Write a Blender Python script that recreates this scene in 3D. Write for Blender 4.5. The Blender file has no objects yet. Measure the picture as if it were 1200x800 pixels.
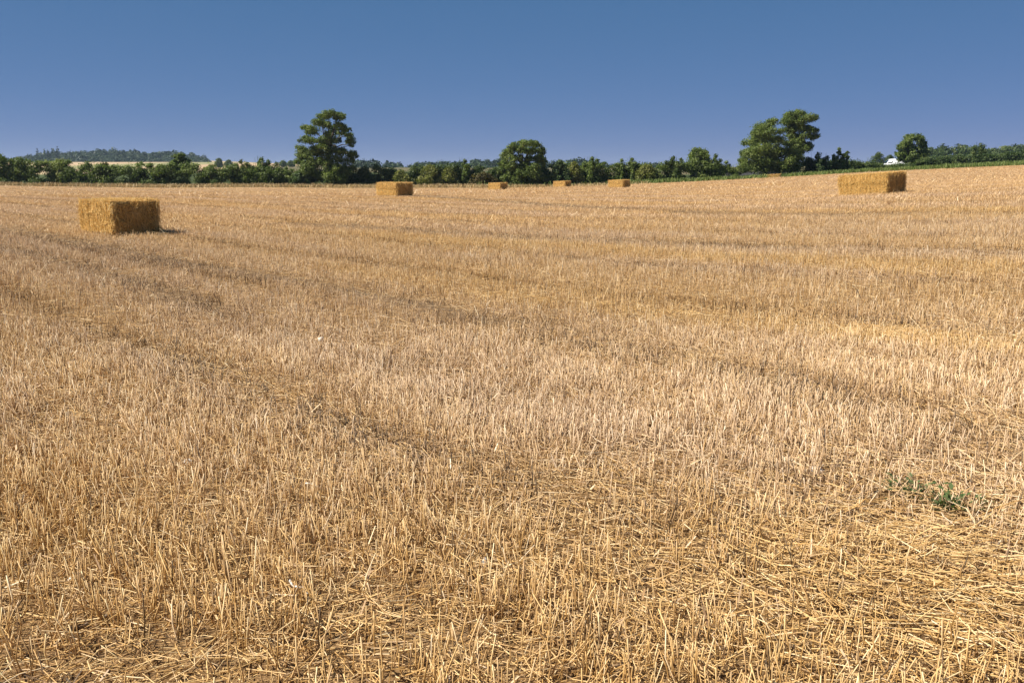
import bpy, math
import numpy as np

C = bpy.context.scene.collection
RNG = np.random.default_rng(7)

# ------------------------------------------------------------------ camera model
F = 1100.0                      # focal length in photo pixels (1200 wide)
CAM_H = 1.6
TH = math.atan(197.0 / F)       # pitch down: horizon lies on row 203
CT, ST = math.cos(TH), math.sin(TH)


def ray(px, py):
    u = (np.asarray(px, float) - 600.0) / F
    v = (400.0 - np.asarray(py, float)) / F
    return u, CT + v * ST, -ST + v * CT


def at(px, py, Y):
    """world point seen in the photo at (px, py), Y metres in front of the photographer"""
    x, y, z = ray(px, py)
    t = Y / y
    return np.stack([x * t, np.broadcast_to(np.asarray(Y, float), np.shape(x * t)), CAM_H + z * t], -1)


def mpp(py, Y):
    """metres per photo pixel at that depth"""
    _, y, _ = ray(600, py)
    return Y / y / F


# ------------------------------------------------------------------ terrain
EDGE_PX = np.array([(-700, 212, 138), (-200, 215.5, 139), (0, 217.5, 140), (200, 220, 141), (400, 220.2, 142), (600, 220.2, 144),
                    (680, 219, 145), (740, 216, 146), (800, 213.5, 147), (850, 211.2, 147), (905, 208.5, 148),
                    (1000, 202.8, 150), (1060, 200, 151), (1130, 196.6, 152), (1200, 193.6, 153), (1500, 181, 158), (2000, 165, 165)], float)
EDGE = at(EDGE_PX[:, 0], EDGE_PX[:, 1], EDGE_PX[:, 2])

CTRL = [tuple(p) for p in EDGE]
for px, py, Y in [(132, 275, 24.5), (1040, 226.9, 39.3), (464.5, 230.2, 60), (586, 222.2, 122), (662, 219.0, 139), (730, 219.6, 112),
                  (0, 214, 152), (300, 215, 152), (600, 215.5, 154), (905, 209.5, 162), (1048, 197, 215), (1200, 190, 165), (1200, 187, 220), (300, 214, 220), (700, 210, 220),
                  (1000, 292, 16.6), (800, 286, 19.3), (1195, 297, 14.2), (1195, 251, 22), (982, 229.6, 41.4), (1061, 225.0, 40.2)]:
    CTRL.append(tuple(at(px, py, Y)))
CTRL += [(0, 0, 0), (0, -60, 0), (-60, -60, 0), (60, -60, 1.5), (-12, 3, 0), (12, 3, .45), (0, 10, 0), (2, 5, .06), (-5, 8, 0), (-30, 60, .1), (-25, 20, .0),
         (200, -60, 2), (-200, -60, 0), (-300, 60, 0), (300, 60, 6), (-100, 60, .0), (90, 60, 2.6)]
CTRL = np.array(CTRL)


def _U(r2):
    return r2 * np.log(r2 + 1e-9)


_s = 100.0
_P = CTRL[:, :2] / _s
_K = _U(((_P[:, None] - _P[None]) ** 2).sum(-1)) + np.eye(len(_P)) * 2e-4
_Q = np.c_[np.ones(len(_P)), _P]
_A = np.block([[_K, _Q], [_Q.T, np.zeros((3, 3))]])
_W = np.linalg.solve(_A, np.r_[CTRL[:, 2], 0, 0, 0])


def _hash(ix, iy, seed):
    n = (ix.astype(np.int64) * 374761393 + iy.astype(np.int64) * 668265263 + seed * 974634777) & 0x7fffffff
    n = ((n ^ (n >> 13)) * 1274126177) & 0x7fffffff
    return ((n ^ (n >> 16)) & 0xffff) / 65535.0


def noise(x, y, seed=0):
    ix, iy = np.floor(x), np.floor(y)
    fx, fy = x - ix, y - iy
    fx, fy = fx * fx * (3 - 2 * fx), fy * fy * (3 - 2 * fy)
    a, b = _hash(ix, iy, seed), _hash(ix + 1, iy, seed)
    c, d = _hash(ix, iy + 1, seed), _hash(ix + 1, iy + 1, seed)
    return (a * (1 - fx) + b * fx) * (1 - fy) + (c * (1 - fx) + d * fx) * fy


def fbm(x, y, seed=0, o=3):
    s, a, t = 0, 1, 0
    for k in range(o):
        s = s + a * noise(x * 2 ** k, y * 2 ** k, seed + k)
        t += a
        a *= .55
    return s / t


def sstep(a, b, x):
    t = np.clip((x - a) / (b - a), 0, 1)
    return t * t * (3 - 2 * t)


def far_z(x, y):
    z = 1.0 + (11.0 - 4.5 * sstep(-300, -100, x)) * sstep(300, 950, y) - 6 * sstep(1500, 3000, y)
    z = z + 9 * np.exp(-((x + 520) / 190) ** 2 - ((y - 1330) / 170) ** 2)
    z = z + 5.0 * sstep(60, 160, x) * (1 - sstep(350, 600, y))
    return z


def ground(x, y):
    x = np.asarray(x, float)
    y = np.asarray(y, float)
    shp = np.broadcast(x, y).shape
    X = np.clip(np.broadcast_to(x, shp).ravel(), -320, 330)
    Yy = np.clip(np.broadcast_to(y, shp).ravel(), -60, 260)
    out = np.empty(X.size)
    for i in range(0, X.size, 200000):
        p = np.c_[X[i:i + 200000], Yy[i:i + 200000]] / _s
        out[i:i + 200000] = _U(((p[:, None] - _P[None]) ** 2).sum(-1)) @ _W[:len(_P)] + np.c_[np.ones(len(p)), p] @ _W[len(_P):]
    yy = np.broadcast_to(y, shp).ravel()
    xx = np.broadcast_to(x, shp).ravel()
    w = 1 - sstep(225, 330, yy)
    z = out * w + far_z(xx, yy) * (1 - w)
    z = z + .045 * (noise(xx / 1.7, yy / 1.7, 3) - .5) * (1 - sstep(30, 60, yy))
    return z.reshape(shp)


def edge_y(x):
    return np.interp(x, EDGE[:, 0], EDGE[:, 1])


def hit(px, py):
    """where the sight line through (px, py) meets the field"""
    x, y, z = ray(px, py)
    ys = np.concatenate([np.linspace(2, 60, 1200), np.linspace(60.2, 170, 900)])
    t = ys / y
    d = CAM_H + z * t - ground(x * t, ys)
    i = int(np.argmax(d < 0)) if (d < 0).any() else len(ys) - 1
    return np.array([x * t[i], ys[i], float(ground(x * t[i], ys[i]))])


# ------------------------------------------------------------------ node helpers
def mat(name):
    m = bpy.data.materials.new(name)
    m.use_nodes = True
    nt = m.node_tree
    nt.nodes.clear()
    out = nt.nodes.new('ShaderNodeOutputMaterial')
    return m, nt, out


def nd(nt, typ, **kw):
    n = nt.nodes.new(typ)
    for k, v in kw.items():
        if k in n.inputs:
            n.inputs[k].default_value = v
        else:
            setattr(n, k, v)
    return n


def ramp(nt, fac, stops):
    r = nt.nodes.new('ShaderNodeValToRGB')
    e = r.color_ramp.elements
    while len(e) < len(stops):
        e.new(.5)
    for i, (p, c) in enumerate(stops):
        e[i].position = p
        e[i].color = (*c, 1) if len(c) == 3 else c
    nt.links.new(fac, r.inputs[0])
    return r.outputs[0]


def mixc(nt, fac, a, b, mode='MIX'):
    n = nt.nodes.new('ShaderNodeMix')
    n.data_type = 'RGBA'
    n.blend_type = mode
    for sock, v in ((n.inputs[0], fac), (n.inputs[6], a), (n.inputs[7], b)):
        if hasattr(v, 'links') or isinstance(v, bpy.types.NodeSocket):
            nt.links.new(v, sock)
        elif isinstance(v, (int, float)):
            sock.default_value = v
        else:
            sock.default_value = (*v, 1)
    return n.outputs[2]


def math_(nt, op, a, b=None, clamp=False):
    n = nt.nodes.new('ShaderNodeMath')
    n.operation = op
    n.use_clamp = clamp
    for i, v in enumerate((a, b)):
        if v is None:
            continue
        if isinstance(v, (int, float)):
            n.inputs[i].default_value = v
        else:
            nt.links.new(v, n.inputs[i])
    return n.outputs[0]


def attr(nt, name):
    a = nt.nodes.new('ShaderNodeAttribute')
    a.attribute_name = name
    return a.outputs['Fac']


def foliage_mat(name, stops, transl=.36):
    m, nt, out = mat(name)
    col = ramp(nt, attr(nt, 'tint'), stops)
    b = nd(nt, 'ShaderNodeBsdfPrincipled', Roughness=.55)
    b.inputs['Specular IOR Level'].default_value = .25
    nt.links.new(col, b.inputs['Base Color'])
    t = nt.nodes.new('ShaderNodeBsdfTranslucent')
    nt.links.new(mixc(nt, 1.0, col, (1.0, 1.15, .55), 'MULTIPLY'), t.inputs['Color'])
    mx = nt.nodes.new('ShaderNodeMixShader')
    mx.inputs[0].default_value = transl
    nt.links.new(b.outputs[0], mx.inputs[1])
    nt.links.new(t.outputs[0], mx.inputs[2])
    nt.links.new(mx.outputs[0], out.inputs['Surface'])
    return m


def straw_mat(name, stops, gold, transl=.12, rough=.5):
    """tint = piece to piece, warm = grey-pink stubble to golden straw"""
    m, nt, out = mat(name)
    col = mixc(nt, attr(nt, 'warm'), ramp(nt, attr(nt, 'tint'), stops), ramp(nt, attr(nt, 'tint'), gold))
    b = nd(nt, 'ShaderNodeBsdfPrincipled', Roughness=rough)
    b.inputs['Specular IOR Level'].default_value = .35
    nt.links.new(col, b.inputs['Base Color'])
    t = nt.nodes.new('ShaderNodeBsdfTranslucent')
    nt.links.new(col, t.inputs['Color'])
    mx = nt.nodes.new('ShaderNodeMixShader')
    mx.inputs[0].default_value = transl
    nt.links.new(b.outputs[0], mx.inputs[1])
    nt.links.new(t.outputs[0], mx.inputs[2])
    nt.links.new(mx.outputs[0], out.inputs['Surface'])
    return m


def plain(name, col, rough=.5, metal=0.0, spec=.5, noise_amt=0.0, scale=8.0, coat=0.0):
    m, nt, out = mat(name)
    b = nd(nt, 'ShaderNodeBsdfPrincipled', Roughness=rough, Metallic=metal)
    b.inputs['Specular IOR Level'].default_value = spec
    b.inputs['Coat Weight'].default_value = coat
    if noise_amt:
        tc = nt.nodes.new('ShaderNodeTexCoord')
        n = nd(nt, 'ShaderNodeTexNoise', Scale=scale, Detail=5.0)
        nt.links.new(tc.outputs['Object'], n.inputs['Vector'])
        lo = tuple(c * (1 - noise_amt) for c in col)
        hi = tuple(min(1, c * (1 + noise_amt)) for c in col)
        nt.links.new(ramp(nt, n.outputs[0], [(.3, lo), (.7, hi)]), b.inputs['Base Color'])
        bp = nd(nt, 'ShaderNodeBump', Strength=.3, Distance=.01)
        nt.links.new(n.outputs[0], bp.inputs['Height'])
        nt.links.new(bp.outputs[0], b.inputs['Normal'])
    else:
        b.inputs['Base Color'].default_value = (*col, 1)
    nt.links.new(b.outputs[0], out.inputs['Surface'])
    return m


# ------------------------------------------------------------------ mesh helpers
def mesh_obj(name, V, faces, m, parent=None, loc=None, attrs=None, smooth=False):
    """faces: (n,k) int array, or a list of such arrays"""
    if isinstance(faces, np.ndarray):
        faces = [faces]
    V = np.asarray(V, np.float32)
    me = bpy.data.meshes.new(name)
    me.vertices.add(len(V))
    me.vertices.foreach_set('co', V.ravel())
    nl = sum(f.size for f in faces)
    nf = sum(len(f) for f in faces)
    me.loops.add(nl)
    me.loops.foreach_set('vertex_index', np.concatenate([f.ravel() for f in faces]).astype(np.int32))
    me.polygons.add(nf)
    tot = np.concatenate([np.full(len(f), f.shape[1]) for f in faces])
    me.polygons.foreach_set('loop_start', np.r_[0, np.cumsum(tot)[:-1]].astype(np.int32))
    if smooth:
        me.polygons.foreach_set('use_smooth', np.ones(nf, bool))
    me.update(calc_edges=True)
    for k, v in (attrs or {}).items():
        a = me.attributes.new(k, 'FLOAT', 'POINT')
        a.data.foreach_set('value', np.asarray(v, np.float32))
    me.materials.append(m)
    o = bpy.data.objects.new(name, me)
    C.objects.link(o)
    if parent is not None:
        o.parent = parent
    if loc is not None:
        o.location = loc
    return o


def tag(o, label=None, cat=None, group=None, kind=None):
    for k, v in (('label', label), ('category', cat), ('group', group), ('kind', kind)):
        if v:
            o[k] = v
    return o


def empty(name, loc, label, cat, group=None):
    o = bpy.data.objects.new(name, None)
    C.objects.link(o)
    o.location = loc
    return tag(o, label, cat, group)


def unit(v):
    return v / (np.linalg.norm(v, axis=-1, keepdims=True) + 1e-12)


def sphere_dirs(n, rng):
    return unit(rng.normal(size=(n, 3)))


def tubes(P0, P1, r0, r1, sides, rng, bend=None, segs=1, cap=False):
    """n straight or bent tapered tubes from P0 to P1"""
    n = len(P0)
    d = unit(P1 - P0)
    ref = np.where(np.abs(d[:, 2:3]) > .8, np.array([[1., 0, 0]]), np.array([[0, 0, 1.]]))
    a = unit(np.cross(d, ref))
    b = np.cross(d, a)
    ph = rng.uniform(0, 6.28, n)
    rings = []
    for s in range(segs + 1):
        t = s / segs
        c = P0 + (P1 - P0) * t
        if bend is not None:
            c = c + bend * (4 * t * (1 - t)) if segs > 1 else c
        r = (r0 * (1 - t) + r1 * t)[:, None]
        for k in range(sides):
            an = ph + 2 * math.pi * k / sides
            rings.append(c + r * (np.cos(an)[:, None] * a + np.sin(an)[:, None] * b))
    V = np.stack(rings, 1)                                   # n, (segs+1)*sides, 3
    m = V.shape[1]
    base = (np.arange(n) * m)[:, None, None]
    q = []
    for s in range(segs):
        for k in range(sides):
            k2 = (k + 1) % sides
            q.append([s * sides + k, s * sides + k2, (s + 1) * sides + k2, (s + 1) * sides + k])
    fs = [(base + np.array(q)[None]).reshape(-1, 4)]
    if cap:
        fs.append((base[:, 0] + (segs * sides + np.arange(sides))[None]).reshape(-1, sides))
    return V.reshape(-1, 3), fs, m


def blades(P0, P1, w, rng, side=None):
    """single flat tapering quads"""
    n = len(P0)
    an = rng.uniform(0, 6.28, n)
    s = np.c_[np.cos(an), np.sin(an), np.zeros(n)] if side is None else side
    s = s * w[:, None] * .5
    V = np.stack([P0 - s, P0 + s, P1 + s * .75, P1 - s * .75], 1)
    f = (np.arange(n) * 4)[:, None] + np.arange(4)[None]
    return V.reshape(-1, 3), [f], 4


class Bag:
    def __init__(self):
        self.V, self.F, self.A, self.n = [], {}, {}, 0

    def add(self, V, faces, **attrs):
        for f in faces:
            self.F.setdefault(f.shape[1], []).append(f + self.n)
        self.V.append(V)
        for k, v in attrs.items():
            self.A.setdefault(k, []).append(np.broadcast_to(v, len(V)) if np.ndim(v) == 0 else v)
        self.n += len(V)

    def build(self, name, m, parent=None, loc=None, smooth=False):
        return mesh_obj(name, np.concatenate(self.V), [np.concatenate(f) for f in self.F.values()], m, parent, loc,
                        {k: np.concatenate(v) for k, v in self.A.items()}, smooth)


# ------------------------------------------------------------------ field layout: tramlines and combine lines
ROW = unit(np.array([.645, -.764]))
NRM = np.array([.764, .645])
LINES = {}
for key, pts in {
    'a': [(-150, 245), (0, 267), (105, 287), (215, 310), (285, 320), (375, 335), (500, 358), (545, 371), (640, 384), (830, 428), (940, 465), (1080, 500), (1300, 545)],
    'b': [(-150, 268), (0, 290), (100, 315), (200, 343), (310, 388), (440, 415), (560, 470), (640, 505)],
    'c': [(480, 229), (600, 237), (750, 246), (900, 251.5), (1050, 251), (1195, 252), (1300, 253)],
    'd': [(330, 262), (420, 266), (600, 279), (800, 286), (1000, 292), (1195, 297), (1300, 300)],
    'e': [(540, 345), (630, 355), (800, 372), (980, 390), (1190, 414), (1300, 425)],
    'f': [(180, 252), (300, 258), (370, 262), (520, 275), (700, 300), (1000, 345), (1250, 375)],
}.items():
    LINES[key] = np.array([hit(*p)[:2] for p in pts])


def line_dist(x, y, key):
    L = LINES[key]
    d = np.full(x.shape, 1e9)
    for p, q in zip(L[:-1], L[1:]):
        v = q - p
        t = np.clip(((x - p[0]) * v[0] + (y - p[1]) * v[1]) / (v @ v), 0, 1)
        d = np.minimum(d, np.hypot(x - p[0] - t * v[0], y - p[1] - t * v[1]))
    return d


def field_state(x, y):
    """bare: wheelings with little stubble; gold: loose yellow straw; warm: stubble hue; h: height factor"""
    u = x * ROW[0] + y * ROW[1]
    v = x * NRM[0] + y * NRM[1]
    wob = (fbm(x / 1.1, y / 1.1, 11) - .5)
    da, db, dc, dd, de = (line_dist(x, y, k) for k in 'abcde')
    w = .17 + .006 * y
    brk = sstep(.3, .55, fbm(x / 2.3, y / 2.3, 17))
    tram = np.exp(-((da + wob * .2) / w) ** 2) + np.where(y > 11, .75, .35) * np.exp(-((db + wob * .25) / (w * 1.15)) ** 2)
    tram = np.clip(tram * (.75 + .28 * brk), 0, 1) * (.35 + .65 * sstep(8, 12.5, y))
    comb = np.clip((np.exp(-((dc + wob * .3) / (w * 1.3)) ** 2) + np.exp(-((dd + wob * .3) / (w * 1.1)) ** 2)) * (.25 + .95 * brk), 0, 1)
    gold = np.exp(-((de + wob * .6) / .2) ** 2) * (.12 + .5 * brk)
    swp = hit_swath
    gold = np.maximum(gold, np.exp(-(((x - swp[0]) / .75) ** 2 + ((y - swp[1]) / .85) ** 2)) * .55)
    
    warm = np.clip(sstep(.3, .7, fbm(u / 9, v / 1.3, 31)) * .65 + .5 * gold + .10, 0, 1)
    h = .72 + .55 * fbm(x / .9, y / .9, 41) + .25 * (fbm(u / 8, v / 1.7, 43) - .5)
    h = h * (1 - .5 * tram) * (1 - .45 * comb) * (1 - .55 * np.clip(gold, 0, 1))
    bald = sstep(.62, .74, fbm(x / .7, y / .7, 91)) * (1 - sstep(14, 25, y))
    patch = sstep(.28, .5, fbm(x / .55, y / .55, 47))
    dens = (1 - .62 * tram) * (1 - .75 * comb) * (1 - .55 * gold) * (.28 + .72 * patch) * (1 - .7 * bald)
    patch = patch * (1 - bald)
    warm = warm * (1 - .55 * np.exp(-(np.minimum(da, db) / 1.5) ** 2))
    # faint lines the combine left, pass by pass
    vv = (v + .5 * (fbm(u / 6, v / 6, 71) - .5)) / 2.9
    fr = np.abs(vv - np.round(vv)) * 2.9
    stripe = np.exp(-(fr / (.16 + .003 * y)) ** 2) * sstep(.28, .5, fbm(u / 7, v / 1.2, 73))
    h = h * (1 - .30 * stripe)
    warm = np.clip(warm + .22 * np.sin(vv * math.pi) , 0, 1)
    return tram, comb, gold, warm, h, dens, patch, stripe


hit_swath = hit(1090, 690)

# ------------------------------------------------------------------ ground materials
def field_material():
    m, nt, out = mat('chaff_strewn_soil')
    tc = nt.nodes.new('ShaderNodeTexCoord')
    rot = nd(nt, 'ShaderNodeMapping')
    rot.inputs['Rotation'].default_value = (0, 0, math.atan2(.764, .645))
    rot.inputs['Scale'].default_value = (1, 1, 1)
    nt.links.new(tc.outputs['Object'], rot.inputs['Vector'])
    st = nd(nt, 'ShaderNodeMapping')
    st.inputs['Scale'].default_value = (.14, 1.0, 1.0)
    nt.links.new(rot.outputs[0], st.inputs['Vector'])

    def nz(vec, scale, detail=6, rough=.6):
        n = nd(nt, 'ShaderNodeTexNoise', Scale=scale, Detail=float(detail), Roughness=rough)
        nt.links.new(vec, n.inputs['Vector'])
        return n.outputs[0]
    obj = tc.outputs['Object']
    fine = nz(obj, 85, 5, .75)
    mid = nz(obj, 5, 6)
    streak = nz(st.outputs[0], 1.1, 5)
    base = ramp(nt, fine, [(.30, (.085, .052, .026)), (.5, (.30, .178, .078)), (.72, (.62, .43, .235))])
    far = ramp(nt, streak, [(.3, (.50, .335, .18)), (.55, (.57, .40, .23)), (.75, (.63, .465, .29))])
    geo = nt.nodes.new('ShaderNodeSeparateXYZ')
    nt.links.new(obj, geo.inputs[0])
    mr = nd(nt, 'ShaderNodeMapRange', interpolation_type='SMOOTHSTEP')
    mr.inputs['From Min'].default_value = 14
    mr.inputs['From Max'].default_value = 70
    nt.links.new(geo.outputs[1], mr.inputs['Value'])
    col = mixc(nt, mr.outputs[0], base, mixc(nt, .35, far, mixc(nt, 1.0, far, base, 'MULTIPLY')))
    soil = ramp(nt, mid, [(.36, (1, 1, 1)), (.46, (0, 0, 0))])
    soilf = math_(nt, 'MULTIPLY', soil, .55)
    col = mixc(nt, soilf, col, (.11, .07, .042))
    tr = attr(nt, 'bare')
    col = mixc(nt, math_(nt, 'MULTIPLY', tr, .7), col, mixc(nt, fine, (.045, .032, .022), (.17, .12, .08)))
    b = nd(nt, 'ShaderNodeBsdfPrincipled', Roughness=.9)
    b.inputs['Specular IOR Level'].default_value = .1
    nt.links.new(col, b.inputs['Base Color'])
    bp = nd(nt, 'ShaderNodeBump', Strength=.9, Distance=.02)
    nt.links.new(fine, bp.inputs['Height'])
    nt.links.new(bp.outputs[0], b.inputs['Normal'])
    nt.links.new(b.outputs[0], out.inputs['Surface'])
    return m


def land_material():
    m, nt, out = mat('distant_farmland')
    tc = nt.nodes.new('ShaderNodeTexCoord')
    sp = nt.nodes.new('ShaderNodeSeparateXYZ')
    nt.links.new(tc.outputs['Object'], sp.inputs[0])
    mp = nd(nt, 'ShaderNodeMapping')
    mp.inputs['Scale'].default_value = (.006, .006, 0)
    nt.links.new(tc.outputs['Object'], mp.inputs['Vector'])
    v = nt.nodes.new('ShaderNodeTexVoronoi')
    v.inputs['Scale'].default_value = 1.0
    nt.links.new(mp.outputs[0], v.inputs['Vector'])
    n = nd(nt, 'ShaderNodeTexNoise', Scale=.35, Detail=6.0)
    nt.links.new(tc.outputs['Object'], n.inputs['Vector'])
    sc = nt.nodes.new('ShaderNodeSeparateColor')
    nt.links.new(v.outputs['Color'], sc.inputs[0])
    crop = ramp(nt, sc.outputs[0], [(.0, (.42, .29, .17)), (.55, (.50, .36, .22)), (.72, (.33, .30, .14)), (.9, (.20, .24, .09))])
    rough = ramp(nt, n.outputs[0], [(.3, (.025, .04, .011)), (.55, (.045, .06, .018)), (.75, (.09, .09, .035))])
    wob = math_(nt, 'ADD', sp.outputs[0], math_(nt, 'MULTIPLY', math_(nt, 'SUBTRACT', n.outputs[0], .5), 25.0))
    fx = nd(nt, 'ShaderNodeMapRange')                      # which field lies where, from west to east
    fx.inputs['From Min'].default_value = -700
    fx.inputs['From Max'].default_value = 300
    nt.links.new(wob, fx.inputs['Value'])
    crop = mixc(nt, .25, ramp(nt, fx.outputs[0], [(0, (.50, .37, .23)), (.41, (.52, .385, .24)), (.418, (.27, .29, .13)), (.462, (.25, .27, .12)), (.47, (.50, .36, .22)), (.525, (.50, .36, .22)), (.535, (.042, .062, .02)), (1, (.036, .055, .018))]), crop)
    mr = nd(nt, 'ShaderNodeMapRange')
    mr.inputs['From Min'].default_value = 260
    mr.inputs['From Max'].default_value = 330
    nt.links.new(sp.outputs[1], mr.inputs['Value'])
    col = mixc(nt, mr.outputs[0], rough, mixc(nt, .25, crop, mixc(nt, 1.0, crop, n.outputs[0], 'MULTIPLY')))
    b = nd(nt, 'ShaderNodeBsdfPrincipled', Roughness=.95)
    b.inputs['Specular IOR Level'].default_value = .1
    nt.links.new(col, b.inputs['Base Color'])
    nt.links.new(b.outputs[0], out.inputs['Surface'])
    return m


def grid_faces(nr, nc):
    i = np.arange((nr - 1) * nc).reshape(nr - 1, nc)[:, :-1].ravel()
    return np.c_[i, i + 1, i + nc + 1, i + nc]


s = np.linspace(-1, 1, 301)
xcol = np.sign(s) * (18 * np.abs(s) + 700 * np.abs(s) ** 4)
rows = np.concatenate([[-60, -40, -20, -10, -5, -2], np.geomspace(1, 145, 260)])
frac = (rows + 60) / (145 + 60)
YY = -60 + (edge_y(xcol)[None] + 60) * frac[:, None]
XX = np.broadcast_to(xcol[None], YY.shape)
ZZ = ground(XX, YY)
tram, comb, *_r = field_state(XX.ravel(), YY.ravel())
field = mesh_obj('stubble_field', np.stack([XX, YY, ZZ], -1).reshape(-1, 3), grid_faces(*XX.shape), field_material(),
                 attrs={'bare': np.clip(tram + .7 * comb, 0, 1)}, smooth=True)
tag(field, 'harvested straw coloured field sloping gently up to the right', kind='structure')

frows = np.concatenate([[0, 2, 4, 6, 9, 13, 18], np.geomspace(25, 3600, 110)])
E0 = edge_y(xcol)
YY = E0[None] + frows[:, None]
XX = xcol[None] * (1 + frows[:, None] / 200)
ZZ = ground(XX, YY)
ZZ[0] = ground(xcol, E0)
land = mesh_obj('countryside', np.stack([XX, YY, ZZ], -1).reshape(-1, 3), grid_faces(*XX.shape), land_material(), smooth=True)
tag(land, 'rolling farmland with pale fields beyond the hedge', kind='structure')

# ------------------------------------------------------------------ stubble and loose straw
PALE = [(0, (.10, .066, .042)), (.13, (.32, .20, .112)), (.35, (.56, .385, .235)), (.68, (.75, .565, .38)), (1, (.91, .785, .60))]
GOLD = [(0, (.10, .058, .022)), (.13, (.35, .195, .060)), (.35, (.58, .355, .13)), (.68, (.75, .52, .235)), (1, (.89, .725, .44))]
M_STUB = straw_mat('dry_stubble', PALE, GOLD)
M_LOOSE = straw_mat('loose_straw', PALE, GOLD)


def scatter(y0, y1, dens, rng, margin=4.5):
    """uniform points over the strip of field the camera can see from y0 to y1"""
    hw = lambda y: .62 * y + margin
    area = (y1 - y0) * (hw(y0) + hw(y1))
    n = int(area * dens)
    y = np.sqrt(rng.uniform(y0 ** 2, y1 ** 2, n))
    x = rng.uniform(-1, 1, n) * hw(y)
    k = y < edge_y(x) - .3
    return x[k], y[k]


def fade(x, y, y0, y1, rng):
    p = sstep(y0 * .8, y0 * 1.25, y) * (1 - sstep(y1 * .8, y1 * 1.25, y) * (y1 < 139))
    k = rng.random(len(x)) < p
    return x[k], y[k]


def snap_rows(x, y, rng, pitch=.155, amt=.75):
    u = x * ROW[0] + y * ROW[1]
    v = x * NRM[0] + y * NRM[1]
    vs = np.round(v / pitch) * pitch + rng.normal(0, .017, len(v))
    v = np.where(rng.random(len(v)) < amt, vs, v)
    return u * ROW[0] + v * NRM[0], u * ROW[1] + v * NRM[1]


def clear_of_bales(x, y):
    k = np.ones(len(x), bool)
    for c, az, *_ in BALES:
        n1 = np.array([math.sin(az), math.cos(az)])
        n2 = np.array([math.sin(az - math.pi / 2), math.cos(az - math.pi / 2)])
        dx, dy = x - c[0], y - c[1]
        k &= ~((np.abs(dx * n1[0] + dy * n1[1]) < .58) & (np.abs(dx * n2[0] + dy * n2[1]) < 1.18))
    return k


def bale_centre(px, py, Y, az, L=2.5, W=1.28):
    c = at(px, py, Y)[:2]
    n1 = np.array([math.sin(az), math.cos(az)])
    n2 = np.array([math.sin(az - math.pi / 2), math.cos(az - math.pi / 2)])
    return c - n1 * W / 2 - n2 * L / 2


BALES = []
for px, py, Y, az, lab in [
    (132, 277.5, 23.9, 228, 'near left straw bale with its shaded end facing the camera'),
    (1040, 226.9, 39.3, 238, 'right hand straw bale below the white van showing its long sunlit side'),
    (464.5, 230.2, 60, 231, 'middle distance straw bale standing just right of the tallest clumped tree'),
    (586, 222.2, 122, 231, 'small far straw bale in front of the round domed tree'),
    (662, 219.0, 139, 229, 'smallest far straw bale close to the hedge below the pale green shrub'),
    (730, 219.6, 112, 231, 'far straw bale below the two thin leafy shoots where the green verge starts'),
    (914, 208.6, 150.5, 205, 'straw bale half hidden in the green verge below the spreading pair of trees'),
]:
    a = math.radians(az)
    BALES.append((bale_centre(px, py, Y, a), a, lab))

stub = Bag()
rng = np.random.default_rng(21)
for (y0, y1, dens, kind) in [(1.5, 8, 1080, 0), (8, 22, 500, 1), (22, 60, 250, 2), (60, 140, 68, 3)]:
    x, y = fade(*scatter(y0 * .8, y1 * 1.25, dens, rng), y0, y1, rng)
    if kind < 2:
        x, y = snap_rows(x, y, rng)
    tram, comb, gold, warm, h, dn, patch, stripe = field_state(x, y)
    k = (rng.random(len(x)) < dn) & clear_of_bales(x, y)
    x, y, warm, h, tram, gold, comb, stripe = x[k], y[k], warm[k], h[k], tram[k], gold[k], comb[k], stripe[k]
    n = len(x)
    z = ground(x, y) - .006
    H = np.clip([.14, .115, .075, .05][kind] * h * rng.lognormal(0, .22, n), .02, .26)
    lean = np.abs(rng.normal(0, [.25, .27, .42, .5][kind], n)) + (rng.random(n) < .14) * rng.uniform(.3, 1.0, n) + tram * .5
    # neighbouring stems lean the same way
    la = 6.28 * fbm(x / .35, y / .35, 53) * 2 + rng.normal(0, 1.1, n)
    d = np.c_[np.sin(lean) * np.cos(la), np.sin(lean) * np.sin(la), np.cos(lean)]
    P0 = np.c_[x, y, z]
    P1 = P0 + d * H[:, None]
    tint = np.clip(rng.beta(2.2, 2.0, n) * .9 + .08 * rng.normal(size=n) + .10 * (fbm(x / .6, y / .6, 61) - .5) * 2 + (.07 if kind == 1 else 0), 0, 1)
    if kind >= 2:
        tint = .54 + (tint - .54) * .75 - (.08 if kind == 3 else .03)
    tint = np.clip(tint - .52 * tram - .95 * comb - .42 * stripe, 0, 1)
    wv = np.clip(warm + rng.normal(0, .22, n), 0, 1)
    if kind == 0:
        r = rng.uniform(.0014, .0028, n)
        bend = rng.normal(0, .07, (n, 3)) * H[:, None] * np.array([1, 1, .1])
        V, f, m = tubes(P0, P1, r * 1.1, r * .9, 4, rng, bend, 2, True)
    elif kind == 1:
        r = rng.uniform(.0022, .0038, n)
        V, f, m = tubes(P0, P1, r, r * .9, 3, rng)
    elif kind == 2:
        V, f, m = blades(P0, P1, rng.uniform(.005, .010, n), rng)
    else:
        V, f, m = blades(P0, P1, rng.uniform(.014, .03, n), rng)
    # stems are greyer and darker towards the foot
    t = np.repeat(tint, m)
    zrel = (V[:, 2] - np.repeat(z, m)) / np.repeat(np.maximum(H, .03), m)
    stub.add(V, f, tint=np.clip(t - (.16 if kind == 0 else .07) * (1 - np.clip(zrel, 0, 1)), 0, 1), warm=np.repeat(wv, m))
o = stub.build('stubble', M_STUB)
tag(o, 'short cut straw stubble standing all over the field', kind='stuff')

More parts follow.
